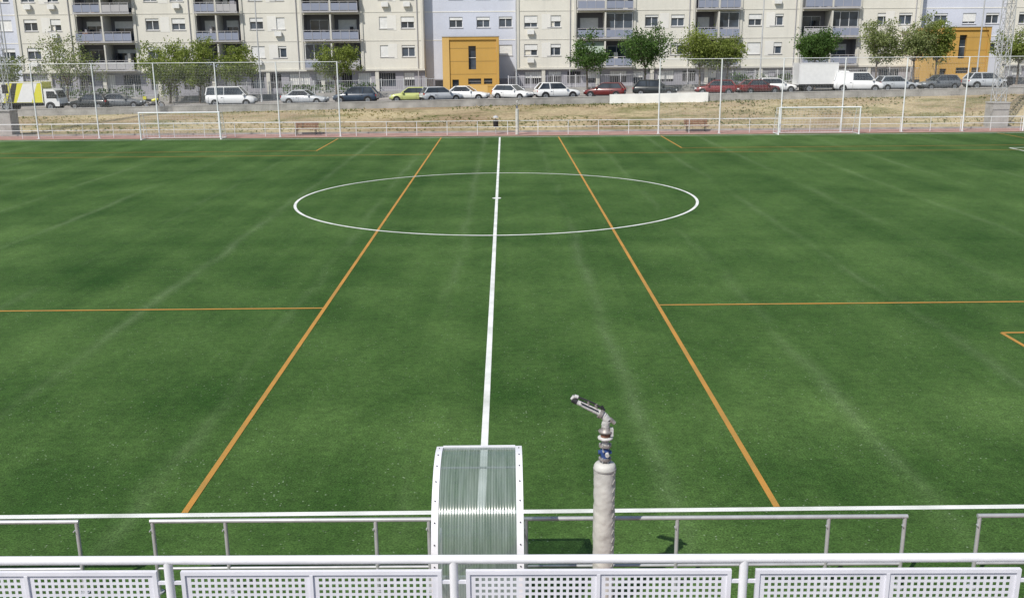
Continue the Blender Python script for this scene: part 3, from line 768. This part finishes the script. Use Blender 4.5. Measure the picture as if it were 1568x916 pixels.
# ---------------------------------------------------------------- irrigation sprinklers
M_pad=simple("vinyl_pad",(.58,.57,.53),.55,var=.14,vs=4,b2=10)
M_pad2=simple("vinyl_seam",(.34,.33,.31),.6,var=.12)
M_blue=simple("blue_valve",(.04,.08,.24),.4,var=.3,vs=14)
M_cast=simple("cast_metal",(.34,.31,.29),.5,metal=.4,var=.45,vs=22,b2=40)
M_castw=simple("cast_grey_paint",(.58,.57,.55),.5,var=.3,vs=25,b2=40)
M_rust=simple("brass_rust",(.24,.12,.08),.6,metal=.4,var=.4,vs=20)
def sprinkler(x,y,ang=math.pi*.97):
    root=empty("irrigation_sprinkler"); c=(x,y,0)
    p=MB(); H=2.0
    def wob(t,z):
        return .0025*math.sin(2*t+z*7)+.007*noise.noise((math.cos(t)*1.5,math.sin(t)*1.5,z*9))+.006*noise.noise((math.cos(t)*4,math.sin(t)*4,z*24))
    pr=[(.133,.02)]+[(.131,.06+i*.02) for i in range(95)]+[(.128,H-.03),(.11,H),(.06,H+.012)]
    p.lathe(pr,M_pad,40,c,True,wob)
    a=-.75
    for i in range(17):
        z=.12+i*.11
        p.tube((x+.136*math.cos(a-.14),y+.136*math.sin(a-.14),z),(x+.138*math.cos(a+.14),y+.138*math.sin(a+.14),z+.05),.007,.007,M_pad2,5)
    for z in(.5,1.92): p.lathe([(.1385,z),(.1395,z+.01),(.1385,z+.02)],M_pad2,30,c)
    p.done("padding",root)
    TM=Matrix.Translation((x,y,.634))@Matrix.Scale(.9076,4)
    v=MB(TM)
    v.lathe([(.05,1.50),(.05,1.56)],M_cast,16); v.lathe([(.085,1.56),(.085,1.585)],M_cast,16)
    v.lathe([(.05,1.585),(.058,1.62),(.066,1.66),(.058,1.72),(.05,1.745)],M_blue,16)
    v.tube((-.09,0,1.66),(.085,0,1.66),.03,.026,M_blue,10); v.tube((.02,-.1,1.65),(.02,-.02,1.66),.028,.03,M_castw,8)
    v.tube((-.03,-.085,1.70),(-.03,-.03,1.70),.014,.014,M_steel,6)
    v.lathe([(.085,1.745),(.085,1.77)],M_cast,16)
    for i in range(6):
        b_=i*math.pi/3; v.tube((.07*math.cos(b_),.07*math.sin(b_),1.535),(.07*math.cos(b_),.07*math.sin(b_),1.6),.01,.01,M_steel,6); v.tube((.07*math.cos(b_),.07*math.sin(b_),1.73),(.07*math.cos(b_),.07*math.sin(b_),1.79),.01,.01,M_steel,6)
    v.lathe([(.045,1.77),(.045,1.83),(.07,1.84),(.10,1.855),(.10,1.875),(.06,1.88)],M_castw,18)
    v.lathe([(.06,1.88),(.05,1.93),(.09,1.94),(.095,1.965),(.06,1.975),(.055,2.02)],M_cast,18)
    v.lathe([(.062,1.885),(.064,1.925)],M_rust,14)
    v.box(.06,.1,-.05,.03,1.90,2.0,M_castw)
    v.done("valve",root)
    n=MB(TM); d=Vector((math.cos(ang),math.sin(ang),0))
    def pt(a,z): return d*a+Vector((0,0,z))
    n.path([pt(0,2.0),pt(.0,2.06),pt(-.02,2.11),pt(.02,2.17),pt(.08,2.21)],[.05,.055,.055,.05,.045],M_castw,12)
    n.tube(pt(.05,2.19),pt(.08,2.21),.068,.068,M_cast,12)
    n.path([pt(.08,2.21),pt(.25,2.29),pt(.40,2.365)],[.042,.036,.03],M_castw,12); n.tube(pt(.38,2.355),pt(.44,2.385),.038,.034,M_trim,12)
    n.path([pt(.04,2.27),pt(.18,2.35),pt(.36,2.42)],[.014,.013,.013],M_trim,6); n.path([pt(.36,2.42),pt(.41,2.43),pt(.45,2.39)],[.025,.03,.018],M_castw,6)
    n.tube(pt(-.05,2.13),pt(-.12,2.07),.032,.026,M_cast,8); n.tube(pt(.12,2.23),pt(.13,2.33),.018,.02,M_cast,8); n.tube(pt(.22,2.28),pt(.23,2.37),.014,.016,M_cast,8)
    n.path([pt(.02,2.24),pt(.06,2.3),pt(.04,2.27)],[.02,.025,.014],M_trim,8)
    for s_ in(-.05,.05):
        q0=pt(.1,2.25)+Vector((0,s_,0)); q1=pt(.33,2.36)+Vector((0,s_,0)); n.tube(q0,q1,.008,.008,M_trim,5)
    n.done("nozzle",root)
sprinkler(1.16,10.8); sprinkler(.95,77.9,.4)

# ---------------------------------------------------------------- near handrail
def hand():
    root=empty("handrail"); m=MB(Matrix.Translation((0,11.3,0))@Matrix.Rotation(-.008,4,'Z')); H=1.02; r=.026
    secs=[[-5.52-1.93*i for i in range(6)],[-4.55,-3.62,-1.70,-1.02],[.22,2.15,4.08,5.05],[6.0+1.93*i for i in range(6)]]
    for s in secs:
        for x in s:
            m.tube((x,0,-.02),(x,0,H-.01),r,r,M_steel,10); m.tube((x,0,-.01),(x,0,.02),.06,.06,M_steel,12)
            m.tube((x-.03,-.05,H-.12),(x-.03,.0,H-.12),.008,.008,M_steel,6)
        a,b=min(s),max(s)
        m.tube((a-.03,0,H),(b+.03,0,H),.028,.028,M_steel,12); m.tube((a,0,.35),(b,0,.35),.02,.02,M_steel,10)
    m.done("rails",root)
hand()

# ---------------------------------------------------------------- dugout
def poly():
    m,nt,b=nmat("polycarbonate")
    tc=N(nt,"ShaderNodeTexCoord"); sx=N(nt,"ShaderNodeSeparateXYZ"); nt.links.new(tc.outputs["Object"],sx.inputs[0])
    pp=math_(nt,'PINGPONG',sx.outputs[0],.016); line=ramp(nt,pp,.0,.005,1,0)
    dirt=noi(nt,2.2,5,.65,(9,.5,.5)); d2=noi(nt,1.6,4,.6)
    c=mixc(nt,ramp(nt,dirt,.35,.7),(.21,.26,.245),(.36,.42,.40))
    c=mixc(nt,math_(nt,'MULTIPLY',line,.35),c,(.50,.55,.52))
    c=mixc(nt,ramp(nt,d2,.5,.75,0,.3),c,(.50,.52,.48))
    nt.links.new(c,b.inputs["Base Color"])
    b.inputs["Roughness"].default_value=.15; b.inputs["Specular IOR Level"].default_value=1.0
    tr=N(nt,"ShaderNodeBsdfTransparent"); tr.inputs[0].default_value=(.76,.85,.81,1)
    tl=N(nt,"ShaderNodeBsdfTranslucent"); tl.inputs[0].default_value=(.42,.49,.46,1)
    m1=N(nt,"ShaderNodeMixShader"); m1.inputs[0].default_value=.18
    nt.links.new(b.outputs[0],m1.inputs[1]); nt.links.new(tl.outputs[0],m1.inputs[2])
    mx=N(nt,"ShaderNodeMixShader"); nt.links.new(ramp(nt,dirt,.3,.7,.50,.68),mx.inputs[0])
    nt.links.new(tr.outputs[0],mx.inputs[1]); nt.links.new(m1.outputs[0],mx.inputs[2])
    nt.links.new(mx.outputs[0],nt.nodes["Material Output"].inputs[0])
    h=math_(nt,'SINE',math_(nt,'MULTIPLY',sx.outputs[0],2*math.pi/.032))
    bump(nt,b,h,.9,.0016)
    return m
M_poly=poly()
def dug():
    root=empty("dugout_shelter"); xa,xb=-.87,.15
    prof=[]
    ctl=[(11.32,2.0),(11.0,2.03),(10.65,1.95),(10.33,1.75),(10.1,1.45),(9.98,1.1),(9.94,.7),(9.94,.12)]
    def cr(p0,p1,p2,p3,t): return tuple(.5*((2*p1[i])+(-p0[i]+p2[i])*t+(2*p0[i]-5*p1[i]+4*p2[i]-p3[i])*t*t+(-p0[i]+3*p1[i]-3*p2[i]+p3[i])*t**3) for i in(0,1))
    c=[ctl[0]]+ctl+[ctl[-1]]
    for i in range(1,len(c)-2):
        for k in range(6): prof.append(cr(c[i-1],c[i],c[i+1],c[i+2],k/6))
    prof.append(ctl[-1])
    s=MB()
    vs=[(x,y,z) for y,z in prof for x in(xa+.05,xb-.05)]
    s.add(vs,[(2*i,2*i+1,2*i+3,2*i+2) for i in range(len(prof)-1)],M_poly,True); s.done("shell",root)
    f=MB()
    def strip(x0,x1,off,mat):
        P2=[]
        for i,(y,z) in enumerate(prof):
            j0=max(0,i-1); j1=min(len(prof)-1,i+1); ty=prof[j1][0]-prof[j0][0]; tz=prof[j1][1]-prof[j0][1]; l=math.hypot(ty,tz)
            ny,nz=tz/l,-ty/l
            P2.append((y+ny*off,z+nz*off,y-ny*.03,z-nz*.03))
        vs=[]
        for yo,zo,yi,zi in P2: vs+=[(x0,yo,zo),(x1,yo,zo),(x1,yi,zi),(x0,yi,zi)]
        fs=[(4*i+a,4*i+(a+1)%4,4*i+4+(a+1)%4,4*i+4+a) for i in range(len(P2)-1) for a in range(4)]
        f.add(vs,fs,mat,False); f.add(vs[:4],[(0,1,2,3)],mat); f.add(vs[-4:],[(0,1,2,3)],mat)
    strip(xa-.02,xa+.06,.012,M_white_p); strip(xb-.06,xb+.02,.012,M_white_p)
    for i in range(2,len(prof),4):
        y,z=prof[i]
        for x in(xa+.018,xb-.018): f.tube((x,y-.012,z+.012),(x,y-.02,z+.02),.008,.008,M_trim,6)
    f.box(xa+.061,xb-.061,11.29,11.33,1.975,2.02,M_white_p); f.box(xa-.02,xb+.02,9.9,11.35,-.01,.05,M_steel)
    for i in (10,):
        y,z=prof[i]; f.tube((xa+.061,y+.03,z-.03),(xb-.061,y+.03,z-.03),.014,.014,M_steel,8)
    for x in(xa,xb): f.tube((x,11.25,0),(x,11.28,.9),.02,.02,M_steel,8); f.tube((x,11.28,.9),(x,9.96,.9),.02,.02,M_steel,8)
    f.done("frame",root)
    p=MB()
    for x in(xa+.012,xb-.012):
        pts=[(x,y,z) for y,z in prof]+[(x,10.9,.12),(x,11.0,1.2)]
        p.add(pts,[tuple(range(len(pts)))],M_poly)
    p.done("side_panels",root)
    b=MB()
    for k,xx in enumerate((-.62,-.12)):
        b.box(xx-.2,xx+.2,10.25,10.62,.44,.48,M_white_p); b.box(xx-.2,xx+.2,10.2,10.24,.5,.85,M_white_p)
    b.box(xa+.05,xb-.05,10.38,10.44,.38,.435,M_steel); b.done("seats",root)
dug()

# ---------------------------------------------------------------- stand guard rail with perforated panels
def guard():
    root=empty("grandstand_guardrail"); T0=Matrix.Translation((0,6.1,0))@Matrix.Rotation(-.014,4,'Z')
    f=MB(T0); px=[-2.385-2.01*i for i in range(1,4)][::-1]+[-2.385,-.388,1.634]+[1.634+2.01*i for i in range(1,4)]
    zr=3.40
    f.tube((px[0]-1,0,zr),(px[-1]+1,0,zr),.031,.031,M_white_p,20)
    for x in px:
        f.tube((x,0,2.0),(x,0,zr),.031,.031,M_white_p,16); f.tube((x,-.0,2.3),(x,0,2.32),.08,.08,M_white_p,16)
    f.done("posts_and_rail",root)
    g=MB(T0); h=MB(T0)
    for i in range(len(px)-1):
        a=px[i]+.085; b=px[i+1]-.085; z1=3.315; z0=2.42; t=.028
        g.box(a,b,-.015,.015,z1-t,z1,M_panel); g.box(a,b,-.015,.015,z0,z0+t,M_panel)
        g.box(a,a+t,-.0148,.0148,z0+t,z1-t,M_panel); g.box(b-t,b,-.0148,.0148,z0+t,z1-t,M_panel)
        m_=(a+b)/2; g.box(m_-.012,m_+.012,-.0165,.0165,z0+t,z1-t,M_panel)
        for zc in(z1-.09,z0+.15):
            g.box(px[i],a,-.008,.008,zc-.012,zc+.012,M_panel); g.box(b,px[i+1],-.008,.008,zc-.012,zc+.012,M_panel)
        for u0,u1 in((a+t,m_-.012),(m_+.012,b-t)):
            mg=.028; nxh=int((u1-u0-2*mg)/.0435); p=(u1-u0-2*mg)/nxh; zA=z0+t; zB=z1-t-.022; nz=int((zB-zA)/.0435); pz=(zB-zA)/nz
            th=.0012
            def bx(x0_,x1_,z0_,z1_): h.box(x0_,x1_,-th,th,z0_,z1_,M_panel)
            bx(u0,u0+mg,zA,zB); bx(u1-mg,u1,zA,zB); bx(u0,u1,zB,zB+.022)
            hs=.22
            for r_ in range(nz):
                za=zA+r_*pz
                bx(u0+mg,u1-mg,za,za+pz*hs)
                bx(u0+mg,u1-mg,za+pz*(1-hs),za+pz)
                for c_ in range(nxh+1):
                    xc=u0+mg+c_*p
                    bx(max(xc-p*hs,u0+mg),min(xc+p*hs,u1-mg),za+pz*hs,za+pz*(1-hs))
    g.done("panel_frames",root); h.done("perforated_panels",root)
guard()
m=MB()
m.box(-12,12,5.2,6.25,-.1,2.3,M_conc2)
for i in range(12):
    y1=5.2-.8*i; m.box(-12,12,y1-.8,y1,-.1,2.3+.4*(i+1) if i<7 else 5.1,M_conc2)
m.done("grandstand")

# ---------------------------------------------------------------- light, sky, camera
EL=math.radians(50.5); dx,dy=.60,.80; l=math.hypot(dx,dy); dx/=l; dy/=l
d=Vector((dx*math.cos(EL),dy*math.cos(EL),-math.sin(EL)))
sun=bpy.data.lights.new("sun",'SUN'); sun.energy=4.1; sun.angle=math.radians(.5); sun.color=(1,.955,.88)
so=bpy.data.objects.new("sun",sun); so.rotation_euler=d.to_track_quat('-Z','Y').to_euler(); scene.collection.objects.link(so)
wd=bpy.data.worlds.new("World"); scene.world=wd; wd.use_nodes=True
nt=wd.node_tree; bg=nt.nodes["Background"]; sk=nt.nodes.new("ShaderNodeTexSky"); sk.sky_type='NISHITA'; sk.sun_disc=False
sk.sun_elevation=EL; sk.sun_rotation=math.atan2(-dx,-dy); nt.links.new(sk.outputs[0],bg.inputs[0]); bg.inputs[1].default_value=.105
scene.view_settings.view_transform='Standard'; scene.view_settings.look='None'; scene.view_settings.exposure=0
cam=bpy.data.cameras.new("camera"); cam.sensor_width=36; cam.lens=34.21; cam.clip_end=3000; cam.clip_start=.05
co=bpy.data.objects.new("camera",cam); scene.collection.objects.link(co)
t=math.radians(14.6); psi=.0056; r=.0078
F=Vector((math.sin(psi)*math.cos(t),math.cos(psi)*math.cos(t),-math.sin(t)))
Rt=Vector((math.cos(psi),-math.sin(psi),0)); U=Rt.cross(F)
R2=Rt*math.cos(r)-U*math.sin(r); U2=U*math.cos(r)+Rt*math.sin(r)
Mx=Matrix((R2,U2,-F)).transposed().to_4x4(); Mx.translation=Vector((0,0,6.857))
co.matrix_world=Mx
scene.camera=co
